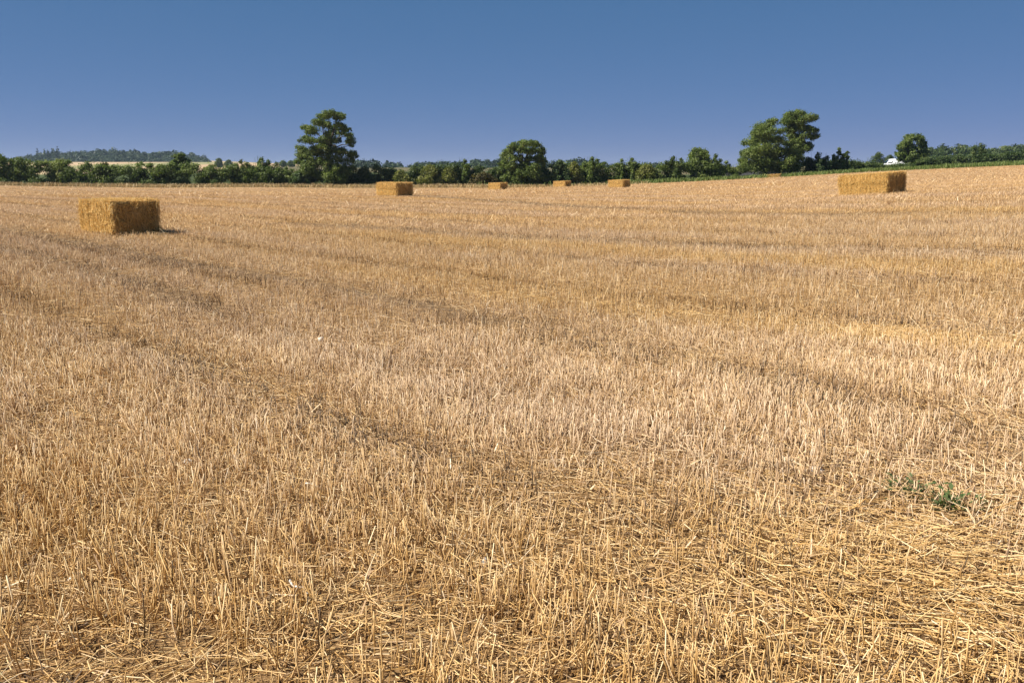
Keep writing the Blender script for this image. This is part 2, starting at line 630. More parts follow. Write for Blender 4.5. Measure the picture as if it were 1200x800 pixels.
loose = Bag()
rng = np.random.default_rng(33)
for (y0, y1, dens, kind) in [(1.5, 8, 4200, 0), (8, 22, 700, 1), (22, 60, 150, 2), (60, 140, 26, 3)]:
    x, y = fade(*scatter(y0 * .8, y1 * 1.25, dens, rng, 3.5), y0, y1, rng)
    tram, comb, gold, warm, h, dn, patch, stripe = field_state(x, y)
    keep = .55 + .45 * gold + .15 * (patch < .02) - .50 * tram - .3 * comb
    k = (rng.random(len(x)) < keep) & clear_of_bales(x, y)
    x, y, warm, gold, patch, tram = x[k], y[k], warm[k], gold[k], patch[k], tram[k]
    n = len(x)
    g = rng.random(n) < gold * .75
    chaff = (rng.random(n) < .62) & ~g
    L = np.where(chaff, rng.uniform(.015, .055, n), rng.uniform(.05, .22, n))
    L = np.where(g, rng.uniform(.08, .24, n), L)
    if kind >= 2:
        L = L * (1.2 if kind == 2 else 2.0) + .05
    az = rng.uniform(0, 6.28, n)
    az = np.where(g, math.atan2(ROW[1], ROW[0]) + .25 + rng.normal(0, .45, n), az)
    el = np.abs(rng.normal(0, .10, n)) + (rng.random(n) < .12) * rng.uniform(0, .7, n)
    z = ground(x, y) + np.where(chaff, rng.uniform(.0, .012, n), rng.uniform(.004, .05, n) * (1 + .6 * gold))
    d = np.c_[np.cos(el) * np.cos(az), np.cos(el) * np.sin(az), np.sin(el)]
    P0 = np.c_[x, y, z]
    P1 = P0 + d * L[:, None]
    tint = np.clip(rng.beta(2.0, 2.1, n), 0, 1)
    wv = np.clip(warm * .6 + .55 * g + .42 + rng.normal(0, .25, n), 0, 1)
    if kind == 0:
        r = rng.uniform(.0011, .0026, n)
        bend = rng.normal(0, .10, (n, 3)) * L[:, None] * np.array([1, 1, .35])
        V, f, m = tubes(P0, P1, r, r * .9, 4, rng, bend, 2)
    elif kind == 1:
        r = rng.uniform(.0016, .0030, n)
        V, f, m = tubes(P0, P1, r, r * .9, 3, rng)
    else:
        V, f, m = blades(P0, P1, rng.uniform(.008, .016, n) * (kind - 1) ** 1.3, rng)
    loose.add(V, f, tint=np.repeat(tint, m), warm=np.repeat(wv, m))
# dry leaf strips curling round the stems
x, y = scatter(1.2, 9, 110, rng)
n = len(x)
az = rng.uniform(0, 6.28, n)
el = rng.uniform(-.1, .9, n)
d = np.c_[np.cos(el) * np.cos(az), np.cos(el) * np.sin(az), np.sin(el)]
P0 = np.c_[x, y, ground(x, y) + rng.uniform(.01, .07, n)]
V, f, m = blades(P0, P0 + d * rng.uniform(.03, .11, n)[:, None], rng.uniform(.004, .009, n), rng)
loose.add(V, f, tint=np.repeat(rng.beta(2, 2.4, n), m), warm=np.repeat(rng.random(n) * .7, m))
o = loose.build('loose_straw', M_LOOSE)
tag(o, 'chopped and long loose straw lying between the stubble', kind='stuff')

# ------------------------------------------------------------------ straw bales
def bale_core_mat():
    m, nt, out = mat('bale_core')
    tc = nt.nodes.new('ShaderNodeTexCoord')
    mp = nd(nt, 'ShaderNodeMapping')
    mp.inputs['Scale'].default_value = (26, 26, 40)
    nt.links.new(tc.outputs['Object'], mp.inputs['Vector'])
    n = nd(nt, 'ShaderNodeTexNoise', Scale=1.0, Detail=5.0)
    nt.links.new(mp.outputs[0], n.inputs['Vector'])
    b = nd(nt, 'ShaderNodeBsdfPrincipled', Roughness=.85)
    nt.links.new(ramp(nt, n.outputs[0], [(.32, (.10, .055, .013)), (.72, (.62, .38, .10))]), b.inputs['Base Color'])
    bp = nd(nt, 'ShaderNodeBump', Strength=1.0, Distance=.04)
    nt.links.new(n.outputs[0], bp.inputs['Height'])
    nt.links.new(bp.outputs[0], b.inputs['Normal'])
    nt.links.new(b.outputs[0], out.inputs['Surface'])
    return m


M_CORE = bale_core_mat()
BALE_A = [(0, (.26, .15, .035)), (.35, (.65, .405, .12)), (.7, (.82, .53, .175)), (1, (.92, .72, .34))]
M_BSTRAW = straw_mat('bale_straw', BALE_A, BALE_A)
M_TWINE = plain('bale_twine', (.32, .22, .10), .8)


def make_bale(c, az, lab, seed, detail):
    rng = np.random.default_rng(seed)
    L, W, H = 2.5, 1.28, .87 if seed < 106 else .58       # the last one has slumped
    base = float(ground(c[0], c[1]))
    # local axes: x = along the long side (towards the shaded end), y = away from the sunlit long side
    root = empty('straw_bale', (c[0], c[1], base), lab, 'straw bale', 'big rectangular straw bales left on the stubble')
    ex = np.array([math.sin(az - math.pi / 2), math.cos(az - math.pi / 2)])
    from mathutils import Matrix, Vector as Vec
    e = 1.0
    nx = -(float(ground(c[0] + e, c[1])) - float(ground(c[0] - e, c[1]))) / (2 * e)
    ny = -(float(ground(c[0], c[1] + e)) - float(ground(c[0], c[1] - e))) / (2 * e)
    up = Vec((nx, ny, 1)).normalized()
    xa = (Vec((ex[0], ex[1], 0)) - up * Vec((ex[0], ex[1], 0)).dot(up)).normalized()
    ya = up.cross(xa)
    root.rotation_euler = Matrix((xa, ya, up)).transposed().to_euler()
    # core: a rounded box with bulging flakes
    N = 26
    V, Fc = [], []
    for ax in range(3):
        for sgn in (-1, 1):
            g = np.linspace(-1, 1, N)
            a, b = np.meshgrid(g, g, indexing='ij')
            p = np.zeros((N, N, 3))
            p[..., ax] = sgn
            p[..., (ax + 1) % 3] = a
            p[..., (ax + 2) % 3] = b
            i0 = sum(len(v) for v in V)
            V.append(p.reshape(-1, 3))
            f = grid_faces(N, N) + i0
            Fc.append(f if sgn > 0 else f[:, ::-1])
    V = np.concatenate(V)
    q = np.sign(V) * np.abs(V) ** 1.0
    nrm = (np.abs(q) ** 14).sum(-1, keepdims=True) ** (1 / 14)
    q = q / nrm
    half = np.array([L / 2 - .02, W / 2 - .02, H / 2 - .015])
    P = q * half
    flake = .018 * np.sin(P[:, 0] * 2 * math.pi / .165 + 1.5 * noise(P[:, 1] * 3, P[:, 2] * 3, seed))
    lump = .05 * (noise(P[:, 0] * 4 + 7, P[:, 2] * 5 + P[:, 1] * 4, seed) - .5)
    out = unit(q ** 5)
    seam = -.03 * np.exp(-((P[:, 2] - .0) / .035) ** 2) * (np.abs(q[:, 2]) < .9)
    P = P + out * (flake * .5 + lump + seam)[:, None]
    P[:, 0] += .02 * (P[:, 2] / H) + .03 * (noise(P[:, 1] * 2, P[:, 2] * 2, seed + 4) - .5)
    P[:, 2] += H / 2
    P[:, 2] = np.maximum(P[:, 2], -.02)
    mesh_obj('body', P, Fc, M_CORE, root, smooth=True)
    # straw ends and strands standing off every face
    n = int(24000 * detail)
    areas = np.array([W * H, W * H, L * H, L * H, L * W])
    face = rng.choice(5, n, p=areas / areas.sum())
    a, b = rng.uniform(-1, 1, n), rng.uniform(-1, 1, n)
    pos, nor = np.zeros((n, 3)), np.zeros((n, 3))
    for fi, (ax, sg) in enumerate([(0, 1), (0, -1), (1, 1), (1, -1), (2, 1)]):
        k = face == fi
        o1, o2 = (ax + 1) % 3, (ax + 2) % 3
        pos[k, ax] = sg * half[ax]
        pos[k, o1] = a[k] * half[o1] * .985
        pos[k, o2] = b[k] * half[o2] * .985
        nor[k, ax] = sg
    fl = .018 * np.sin(pos[:, 0] * 2 * math.pi / .165)
    lump = .05 * (noise(pos[:, 0] * 4 + 7, pos[:, 2] * 5 + pos[:, 1] * 4, seed) - .5)
    pos = pos + nor * (fl * .5 + lump + .004)[:, None]
    tan = unit(np.cross(nor, sphere_dirs(n, rng)))
    end = face < 2
    hang = np.array([0, 0, -1.0]) + rng.normal(0, .35, (n, 3))
    hang = unit(hang - nor * (hang * nor).sum(-1, keepdims=True))
    tan = np.where((end & (rng.random(n) < .6))[:, None], hang, tan)
    side = (face == 2) | (face == 3)
    vert = unit(np.array([0, 0, 1.0]) + rng.normal(0, .45, (n, 3)) * np.array([1, 0, 1]))
    tan = np.where((side & (rng.random(n) < .5))[:, None], vert, tan)
    out = np.abs(rng.normal(0, .13, n)) + (rng.random(n) < .03) * .6
    d = unit(tan + nor * out[:, None])
    ln = np.where(end, rng.uniform(.06, .24, n), rng.uniform(.03, .11, n))
    keep = ~end | (fbm(pos[:, 1] * 5, pos[:, 2] * 2.2, seed + 9) + rng.normal(0, .08, n) > .44)
    pos[:, 0] += .02 * (pos[:, 2] / H)
    pos[:, 2] += H / 2
    P1 = pos + d * ln[:, None]
    k = (P1[:, 2] > .01) & (pos[:, 2] > .01) & keep
    pos, P1, ln = pos[k], P1[k], ln[k]
    n = len(pos)
    seamd = np.exp(-((pos[:, 2] - H / 2) / .04) ** 2) * (np.abs(nor[k][:, 2]) < .5)
    tint = np.clip(rng.beta(2.6, 1.9, n) + .5 * (fbm((pos[:, 0] + pos[:, 1]) * 9, pos[:, 2] * 7, seed + 3) - .5) - .38 * seamd * (rng.random(n) < .7), 0, 1)
    r = rng.uniform(.0022, .0042, n) * (1 if detail > .5 else 2.2)
    V, f, m = tubes(pos, P1, r, r * .85, 3, rng)
    bag = Bag()
    bag.add(V, f, tint=np.repeat(tint, m), warm=0.0)
    bag.build('straw_cover', M_BSTRAW, root)
    # twine bands round the long way
    tw = Bag()
    for yy in (-.45, -.27, -.09, .09, .27, .45):
        c1, c2, zt = L / 2 - .006, L / 2 - .006, H - .012
        pts = np.array([(-c1, yy, .02), (-c1, yy, H * .5), (-c1 + .02, yy, zt - .02), (-c1 + .06, yy, zt), (0, yy, zt - .004), (c2 - .06, yy, zt), (c2 - .02, yy, zt - .02), (c2, yy, H * .5), (c2, yy, .02)])
        pts[:, 0] += .02 * (pts[:, 2] - H / 2) / H
        V, f, m = tubes(pts[:-1], pts[1:], np.full(8, .003), np.full(8, .003), 5, rng)
        tw.add(V, f)
    tw.build('twine', M_TWINE, root)
    return root


for i, (c, az, lab) in enumerate(BALES):
    make_bale(c, az, lab, 100 + i, [1.0, 1.0, .7, .3, .3, .3, .25][i])

# ------------------------------------------------------------------ foliage
GREEN = foliage_mat('mid_green_leaves', [(0, (.042, .066, .013)), (.5, (.118, .162, .036)), (1, (.25, .285, .088))])
OLIVE = foliage_mat('olive_leaves', [(0, (.052, .066, .013)), (.5, (.165, .175, .040)), (1, (.29, .28, .09))])
DARKG = foliage_mat('dark_leaves', [(0, (.025, .046, .013)), (.5, (.080, .115, .030)), (1, (.17, .20, .065))])
DEEP = foliage_mat('deep_green_leaves', [(0, (.022, .042, .013)), (.5, (.062, .095, .027)), (1, (.14, .17, .055))])
WOODG = foliage_mat('far_wood_leaves', [(0, (.012, .028, .014)), (.5, (.030, .056, .026)), (1, (.065, .095, .038))], .15)
RUSSET = foliage_mat('russet_leaves', [(0, (.04, .035, .012)), (.5, (.105, .085, .03)), (1, (.17, .14, .05))])
PALEG = foliage_mat('pale_green_leaves', [(0, (.035, .065, .022)), (.5, (.085, .125, .045)), (1, (.15, .19, .08))])
MARGIN_G = foliage_mat('verge_grass', [(0, (.07, .11, .025)), (.5, (.15, .20, .05)), (1, (.27, .29, .10))], .3)
DRYG = straw_mat('dry_grass', [(0, (.14, .12, .05)), (.5, (.36, .27, .13)), (1, (.60, .46, .27))], GOLD)
BARK = plain('bark', (.075, .06, .045), .9, noise_amt=.4, scale=3.0, spec=.2)


def leaves(cl, n, size, rng, up=.3, rnd=.48, shell=.62, ragged=.12):
    """leaf sprays spread through ellipsoidal clumps cl (k, 6): centre and radii"""
    w = (cl[:, 3] * cl[:, 4] + cl[:, 4] * cl[:, 5] + cl[:, 3] * cl[:, 5])
    idx = rng.choice(len(cl), n, p=w / w.sum())
    d = sphere_dirs(n, rng)
    r = shell + (1 - shell) * np.sqrt(rng.random(n)) + rng.normal(0, ragged, n)
    inner = rng.random(n) < .18
    r = np.where(inner, rng.random(n) * .7, r)
    pos = cl[idx, :3] + d * cl[idx, 3:] * r[:, None]
    nor = unit(d * .8 + np.array([0, 0, up]) + rng.normal(0, rnd, (n, 3)))
    t = unit(np.cross(nor, sphere_dirs(n, rng)))
    b = np.cross(nor, t)
    l = (size * rng.uniform(.55, 1.35, n))[:, None] * .5
    wd = l * rng.uniform(.45, .75, n)[:, None]
    bow = nor * l * .25
    V = np.stack([pos - t * l - bow, pos + b * wd, pos + t * l - bow, pos - b * wd], 1).reshape(-1, 3)
    f = (np.arange(n) * 4)[:, None] + np.arange(4)[None]
    ct = rng.normal(0, .13, len(cl))
    tint = np.clip(.5 + ct[idx] + rng.normal(0, .16, n), 0, 1)
    return V, [f], np.repeat(tint, 4)


def break_up(cl, rng, k=5, main=.78, sub=.42):
    """every bough carries smaller tufts of its own"""
    out = [np.r_[c[:3], c[3:] * [main, main, main * 1.3]] for c in cl]
    for c in cl:
        d = sphere_dirs(k, rng)
        d[:, 2] = np.abs(d[:, 2]) * 1.2 - .35
        for j in range(k):
            out.append(np.r_[c[:3] + d[j] * c[3:] * rng.uniform(.6, 1.0), c[3:].mean() * sub * rng.uniform(.6, 1.3) * np.array([1.1, 1.1, .9])])
    return np.array(out)


def limbs(base, targets, r0, h0, rng):
    """tapered trunk to h0, then limbs to the given points"""
    bag = Bag()
    top = base + np.array([0, 0, h0])
    k = 5
    pts = [base + (top - base) * i / k + np.r_[rng.normal(0, r0 * .18, 2), 0] * (i > 0) for i in range(k + 1)]
    rad = [r0 * (1.35 if i == 0 else 1 - .4 * i / k) for i in range(k + 1)]

    def chain(pts, rad, sides):
        n = len(pts)
        V = []
        for i in range(n):
            d = unit(pts[min(i + 1, n - 1)] - pts[max(i - 1, 0)])
            ref = np.array([1., 0, 0]) if abs(d[2]) > .7 else np.array([0, 0, 1.])
            a = unit(np.cross(d, ref))
            b = np.cross(d, a)
            for s in range(sides):
                an = 2 * math.pi * s / sides
                V.append(pts[i] + rad[i] * (math.cos(an) * a + math.sin(an) * b))
        q = [[i * sides + s, i * sides + (s + 1) % sides, (i + 1) * sides + (s + 1) % sides, (i + 1) * sides + s] for i in range(n - 1) for s in range(sides)]
        bag.add(np.array(V), [np.array(q)])
    chain(pts, rad, 10)
    for t in targets:
        s0 = base + (top - base) * rng.uniform(.55, .98)
        mid = (s0 + t) / 2 + np.r_[rng.normal(0, .25, 2), abs(rng.normal(.3, .2))]
        rr = r0 * rng.uniform(.28, .45)
        chain([s0, s0 * .6 + mid * .4, mid, mid * .45 + t * .55, t], [rr, rr * .85, rr * .6, rr * .4, rr * .15], 6)
    return bag


def px_clumps(lst, ox, oy, sc, base_px, base_py, Y, rng, depth, back=True):
    """clumps measured on the photograph, given depth so the crown is as deep as it is wide"""
    base = at(base_px, base_py, Y)
    out = []
    m = mpp(base_py, Y)
    xs = [ox + c[0] / sc for c in lst]
    half = (max(xs) - min(xs)) / 2 * m
    mid = (max(xs) + min(xs)) / 2
    for x, y, rx, ry in lst:
        c = at(ox + x / sc, oy + y / sc, Y) - base
        e = math.sqrt(max(.08, 1 - ((ox + x / sc - mid) * m / (half + .4)) ** 2)) * half * depth
        r = np.array([rx / sc * m * .96, rx / sc * m * .96, ry / sc * m * 1.12])
        out.append(np.r_[c + [0, -e * rng.uniform(.25, .95), 0], r])
        if back and rng.random() < .85:
            out.append(np.r_[c + [0, e * rng.uniform(.1, .95), rng.normal(0, .2)], r * rng.uniform(.9, 1.15)])
    return np.array(out)


def grow(name, label, cat, group, base_px, base_py, Y, cl, nleaf, size, m, r0=.3, h0=None, seed=1, nlimb=14, **kw):
    rng = np.random.default_rng(seed)
    b = at(base_px, base_py, Y)
    gz = float(ground(b[0], b[1]))
    cl = cl.copy()
    cl[:, 2] += b[2] - gz
    root = empty(name, (b[0], b[1], gz), label, cat, group)
    V, f, t = leaves(break_up(cl, rng), nleaf, size, rng, ragged=.2, **kw)
    V[:, 2] = np.maximum(V[:, 2], .02)
    bag = Bag()
    bag.add(V, f, tint=t)
    bag.build('crown', m, root)
    top = (cl[:, 2] + cl[:, 5]).max()
    h0 = h0 or top * .55
    tg = cl[rng.permutation(len(cl))[:nlimb], :3]
    limbs(np.zeros(3) - [0, 0, .1], tg, r0, h0, rng).build('trunk', BARK, root, smooth=True)
    return root


def dome(px, py_top, hw, py_base, Y, n, rng, base_py, flat=.6, taper=0.0, depth=.9, rough=.22, low=.12):
    """clumps over a dome whose silhouette spans px +- hw and rises to py_top"""
    m = mpp(base_py, Y)
    H = (base_py - py_top) * m
    zb = (base_py - py_base) * m
    R = hw * m
    out = []
    for i in range(n):
        f = (i + .5) / n
        el = math.asin(min(1, -.72 + 1.7 * f)) if taper == 0 else None
        az = i * 2.39996 + rng.uniform(-.4, .4)
        cz = zb + (H - zb) * .42
        if taper == 0:
            x, y, z = math.cos(el) * math.cos(az), math.cos(el) * math.sin(az), math.sin(el)
            s = .74 + rng.normal(0, rough * .25)
            r = R * rng.uniform(.26, .42)
            c = np.array([x * (R - r * .8) * s * 1.2, y * (R - r * .8) * depth * s * 1.2, cz + z * ((H - cz) if z > 0 else (cz - zb)) * .86 * (s + .18)])
        else:
            hgt = f
            rr = R * ((1 - hgt) ** taper * .8 + .05)
            r = R * rng.uniform(.22, .36) * (1 - .55 * hgt)
            c = np.array([math.cos(az) * rr, math.sin(az) * rr * depth, zb + (H - zb) * (low + (.95 - low) * hgt)])
        c[2] = max(c[2], r * .3)
        out.append(np.r_[c, r, r, r * flat])
    return np.array(out)


def bushy(top, hw, base_py, Y, n, rng, taper):
    m = mpp(base_py, Y)
    H, Rr = (base_py - top) * m, hw * m * 1.22
    out = []
    tips = [(rng.uniform(-.15, .15), rng.uniform(-.1, .1), 1.0), (-rng.uniform(.4, .7), rng.uniform(-.4, .4), rng.uniform(.66, .9)), (rng.uniform(.4, .7), rng.uniform(-.4, .4), rng.uniform(.66, .9)), (rng.uniform(-.3, .3), -.5, .7)]
    for i in range(n):
        h = (i + .5) / n
        p = (1 - h ** 2.6) ** .6
        az = i * 2.39996 + rng.uniform(-.5, .5)
        if taper:                                        # several leading shoots of unequal height
            k = i % len(tips)
            ox, oy, hh = tips[k]
            r = max(.0021 * Y, Rr * rng.uniform(.24, .38) * (1 - .5 * h))
            sp = (1 - h) ** taper
            rad = Rr * .55 * sp * math.sqrt(rng.random())
            out.append([ox * Rr * (.55 + .45 * h) + math.cos(az) * rad, oy * Rr + math.sin(az) * rad, r * .4 + h * (H * hh - r * 1.1), r, r, r * 1.05])
            continue
        r = max(.0025 * Y, Rr * rng.uniform(.22, .40))
        rad = max(0, Rr * p - r * .8) * math.sqrt(rng.random())
        out.append([math.cos(az) * rad, math.sin(az) * rad, r * .4 + h * (H - r * 1.1) * rng.uniform(.9, 1.04), r, r, r * .8])
    return np.array(out)


TREES = 'grown hedgerow trees standing above the hedge'
# tallest clumped tree
big = [(420, 85, 72, 36), (330, 112, 60, 34), (490, 118, 52, 30), (300, 165, 66, 36), (400, 192, 52, 32), (500, 195, 58, 36), (560, 222, 38, 26), (160, 208, 52, 22), (225, 240, 78, 36),
       (590, 285, 44, 26), (600, 338, 58, 26), (515, 272, 40, 28), (612, 385, 26, 15), (170, 330, 62, 36), (110, 410, 56, 32), (250, 345, 66, 36), (340, 340, 62, 32), (450, 340, 58, 28),
       (240, 430, 68, 36), (360, 400, 60, 32), (150, 470, 78, 40), (100, 550, 56, 42), (300, 470, 68, 36), (240, 550, 88, 46), (330, 540, 60, 42), (200, 620, 88, 46), (500, 440, 66, 36),
       (490, 520, 66, 38), (612, 480, 66, 42), (600, 540, 58, 38), (560, 640, 95, 56), (480, 620, 60, 50), (400, 480, 60, 80), (400, 600, 70, 90), (300, 680, 80, 56), (120, 680, 90, 56), (430, 700, 120, 56), (400, 300, 50, 60)]
rng = np.random.default_rng(5)
cl = px_clumps(big, 340, 125, 8.42, 386, 216, 150, rng, .85)
grow('tree', 'tallest tree on the left with layered cloud like leaf clumps and gaps of sky', 'tree', TREES, 386, 216, 150, cl, 56000, .24, GREEN, .42, 7.5, 11, 24)
# round domed tree
rd = [(690, 290, 55, 22), (760, 295, 45, 22), (620, 310, 50, 25), (580, 345, 40, 25), (800, 340, 40, 25), (540, 380, 38, 25), (660, 340, 50, 25), (730, 345, 50, 22), (590, 400, 50, 28), (650, 395, 45, 25),
      (790, 400, 45, 30), (720, 400, 40, 20), (822, 420, 28, 25), (550, 430, 45, 28), (610, 450, 55, 28), (690, 440, 45, 22), (760, 450, 45, 22), (540, 482, 40, 28), (600, 500, 50, 30), (660, 500, 60, 35),
      (740, 500, 70, 38), (560, 532, 45, 28), (640, 545, 60, 28), (720, 545, 80, 28), (800, 535, 48, 28)]
cl = px_clumps(rd, 500, 120, 6, 612, 216, 150, rng, .85)
grow('tree', 'round domed tree standing alone in the middle of the hedge', 'tree', TREES, 612, 216, 150, cl, 38000, .24, GREEN, .4, 4.0, 12, 16)
# the pair on the right
pr = [(640, 92, 48, 28), (700, 80, 58, 24), (760, 110, 52, 28), (690, 140, 68, 32), (608, 132, 42, 32), (700, 190, 56, 26), (772, 200, 50, 22), (800, 242, 36, 18), (722, 236, 48, 22), (655, 240, 38, 26),
      (690, 282, 56, 30), (760, 312, 42, 26), (722, 330, 46, 22), (640, 300, 40, 40), (640, 190, 36, 26), (680, 360, 56, 40)]
cl = px_clumps(pr, 820, 120, 6, 925, 203, 160, rng, .8)
grow('tree', 'taller airy right hand tree of the spreading pair with flat leaf layers', 'tree', TREES, 925, 203, 160, cl, 29000, .25, GREEN, .35, 8.0, 13, 18)
pl = [(510, 142, 48, 26), (440, 182, 56, 34), (392, 222, 38, 30), (480, 212, 58, 28), (540, 202, 38, 26), (380, 270, 56, 32), (470, 252, 66, 32), (552, 262, 52, 32), (400, 330, 76, 36), (500, 342, 76, 42),
      (335, 382, 56, 36), (580, 352, 56, 36), (645, 362, 56, 42), (420, 412, 76, 42), (520, 422, 76, 42), (610, 422, 66, 38), (305, 422, 46, 32), (690, 410, 50, 40), (360, 460, 70, 36), (460, 470, 80, 36), (570, 470, 80, 36), (660, 460, 60, 36)]
cl = px_clumps(pl, 820, 120, 6, 897, 203.5, 157, rng, .75)
grow('tree', 'broad left hand tree of the spreading pair with leaves down to the verge', 'tree', TREES, 897, 203.5, 157, cl, 44000, .25, GREEN, .4, 6.0, 14, 18)
# round tree above the van
rv = [(420, 250, 50, 25), (370, 280, 40, 28), (470, 270, 35, 25), (340, 322, 35, 28), (400, 320, 45, 28), (460, 320, 45, 28), (490, 300, 30, 25), (340, 370, 40, 25), (400, 370, 45, 25), (470, 365, 40, 28),
      (500, 350, 25, 20), (370, 395, 42, 20), (430, 405, 50, 25)]
cl = px_clumps(rv, 1000, 120, 6, 1067, 196, 205, rng, .85)
grow('tree', 'compact round tree right behind the white van', 'tree', TREES, 1067, 196, 205, cl, 11000, .40, GREEN, .32, 4.5, 15, 12)
cl = dome(213, 177, 13, 212, 151, 20, rng, 215, .7)
grow('tree', 'small round headed tree rising from the left hedge below the wooded hill', 'tree', TREES, 213, 215, 151, cl, 6500, .28, GREEN, .14, 2.6, 16, 8)
cl = bushy(171, 10, 203, 162, 36, rng, .6)
grow('tree', 'small pointed dark tree between the spreading pair and the right bale', 'tree', TREES, 983, 203, 162, cl, 6500, .28, GREEN, .12, 2.5, 17, 6)
cl = dome(818, 173, 18, 208, 156, 24, rng, 212, .75)
grow('tree', 'bushy many stemmed tree topping the right hedge before the spreading pair', 'tree', TREES, 818, 212, 156, cl, 9000, .30, GREEN, .16, 3.0, 18, 10)


def shrub(label, px, top, hw, base_py, Y, m, seed, n=12, leaves_n=2600, size=.26, taper=0.0, flat=.75, group='shrubs grown out of the field hedge', name='shrub', cat='shrub'):
    rng = np.random.default_rng(seed)
    b = at(px, base_py, Y)
    gz = float(ground(b[0], b[1]))
    cl = bushy(top, hw, base_py, Y, n * 2, rng, taper)
    cl[:, 2] += b[2] - gz
    V, f, t = leaves(cl, int(leaves_n * 1.7), size * 1.12, rng, ragged=.2)
    V[:, 2] = np.maximum(V[:, 2], .02)
    bag = Bag()
    bag.add(V, f, tint=t)
    if taper:                                             # shoots
        k = 30
        H = (base_py - top) * mpp(base_py, Y) + b[2] - gz
        P0 = np.c_[rng.normal(0, hw * mpp(base_py, Y) * .2, (k, 2)), np.full(k, .1)]
        P1 = P0 * [1.8, 1.8, 0] + np.c_[np.zeros((k, 2)), rng.uniform(.5, .97, k) * H]
        V, f, mm = blades(P0, P1, np.full(k, .04), rng)
        bag.add(V, f, tint=np.zeros(len(V)))
    o = bag.build(name, m, loc=(b[0], b[1], gz))
    return tag(o, label, cat, group)


for i, (lab, px, top, hw, by, Y, m, tp, nl) in enumerate([
    ('tall leafy shrub at the far left end of the hedge, cut by the photo edge', 0, 177, 9, 214, 148, GREEN, .6, 2400),
    ('broad mid green shrub next to the left edge, second along the hedge', 22, 184, 17, 214, 149, GREEN, 0, 3800),
    ('yellowish green shrub under the dark conifer tips of the wooded hill', 74, 186, 13, 214, 149, OLIVE, 0, 2800),
    ('olive brown low shrub behind the near left bale, below the pale far field', 124, 190, 12, 215, 149, RUSSET, 0, 2400),
    ('russet tinged low shrub in the left hedge, above the near bale\'s right end', 167, 197, 9, 215, 149, RUSSET, 0, 1600),
    ('low olive shrub just left of the small round headed tree', 190, 193, 11, 215, 149, OLIVE, 0, 1900),
    ('low green shrub between the small round headed tree and the bushy thicket', 245, 195, 13, 215, 149, OLIVE, 0, 2200),
    ('thin topped left stem of the bushy thicket left of the tallest tree', 281, 185, 13, 215, 150, OLIVE, .55, 3000),
    ('highest bushy shrub in the thicket left of the tallest tree', 305, 182, 16, 215, 151, GREEN, .5, 4000),
    ('right shoulder shrub of the thicket left of the tallest tree', 325, 188, 14, 215, 150, DARKG, .5, 3000),
    ('pale grey green bush at the left foot of the tallest tree', 352, 199, 10, 215.5, 148, PALEG, 0, 1800),
    ('pale grey green bush at the right foot of the tallest tree', 427, 198, 12, 215.5, 153, PALEG, 0, 1800),
    ('yellow green rounded shrub above the middle distance bale', 470, 200, 12, 216, 149, OLIVE, 0, 2000),
    ('rounded olive shrub with yellow top right of the middle distance bale', 504, 193, 14, 216, 149, OLIVE, 0, 2900),
    ('narrow pointed shrub halfway between the middle bale and the domed tree', 543, 184, 10, 216, 150, GREEN, .7, 2600),
    ('low wide shrub left of the narrow pointed one', 526, 196, 12, 216, 149, OLIVE, 0, 2000),
    ('reddish topped low shrub left of the round domed tree', 566, 201, 14, 216, 149, RUSSET, 0, 2200),
    ('dark low bush at the right foot of the round domed tree', 643, 201, 12, 216, 151, DARKG, 0, 1800),
    ('bright pale green shrub standing behind the smallest far bale', 656, 188, 11, 215, 149, PALEG, 0, 2500),
    ('olive shrub just right of the bright pale green one', 673, 189, 10, 215, 150, OLIVE, 0, 1900),
    ('upright green shrub with two tips above the smallest bale\'s right', 692, 181, 11, 215, 151, GREEN, .55, 2800),
    ('thin shoot left of the pair of leafy shoots above the far bale', 728, 184, 5, 214, 152, GREEN, .5, 900),
    ('thin shoot right of the pair of leafy shoots above the far bale', 740, 182, 6, 213, 152, GREEN, .5, 1100),
    ('yellow tinged rounded shrub where the green verge begins', 757, 192, 14, 213, 151, OLIVE, 0, 2600),
    ('dark upright shrub left of the bushy many stemmed tree', 788, 181, 10, 211, 153, DARKG, .5, 2400),
    ('narrow green shrub right of the bushy many stemmed tree', 838, 178, 9, 210, 155, GREEN, .55, 2200),
    ('feathery pale shrub at the right foot of the spreading pair', 958, 177, 12, 203, 160, PALEG, .5, 2800),
    ('dark rounded bush right of the round tree, sloping down to the van', 1085, 183, 11, 195, 203, DARKG, 0, 1800),
    ('spiky topped dark shrub in the far right roadside hedge', 1146, 166, 7, 192, 206, DARKG, .6, 1600),
]):
    shrub(lab, px, top, hw, by, Y, m, 300 + i, leaves_n=nl, taper=tp, n=14)

for i, (lab, px, top, hw, by, Y) in enumerate([
    ('small distant blue green tree at the left on the pale field right of the hill', 257, 185, 5, 196, 620),
    ('small distant blue green tree with flat top nearest the bushy thicket', 268, 187, 5.5, 196, 640),
    ('small distant tree left of the two beside the tallest tree', 332, 188, 5, 195, 620),
    ('small distant tree against the tallest tree\'s left edge', 341, 188, 4.5, 195, 600),
    ('hazy rounded tree beyond the road left of the van', 1028, 177, 9, 196, 330),
    ('lower hazy tree beyond the road touching the van\'s roof', 1042, 181, 8, 196, 340)]):
    shrub(lab, px, top, hw, by, Y, DARKG, 380 + i, n=12, leaves_n=900, size=.0022 * Y * .6, flat=.8, group='far trees on the skyline', name='tree', cat='tree')


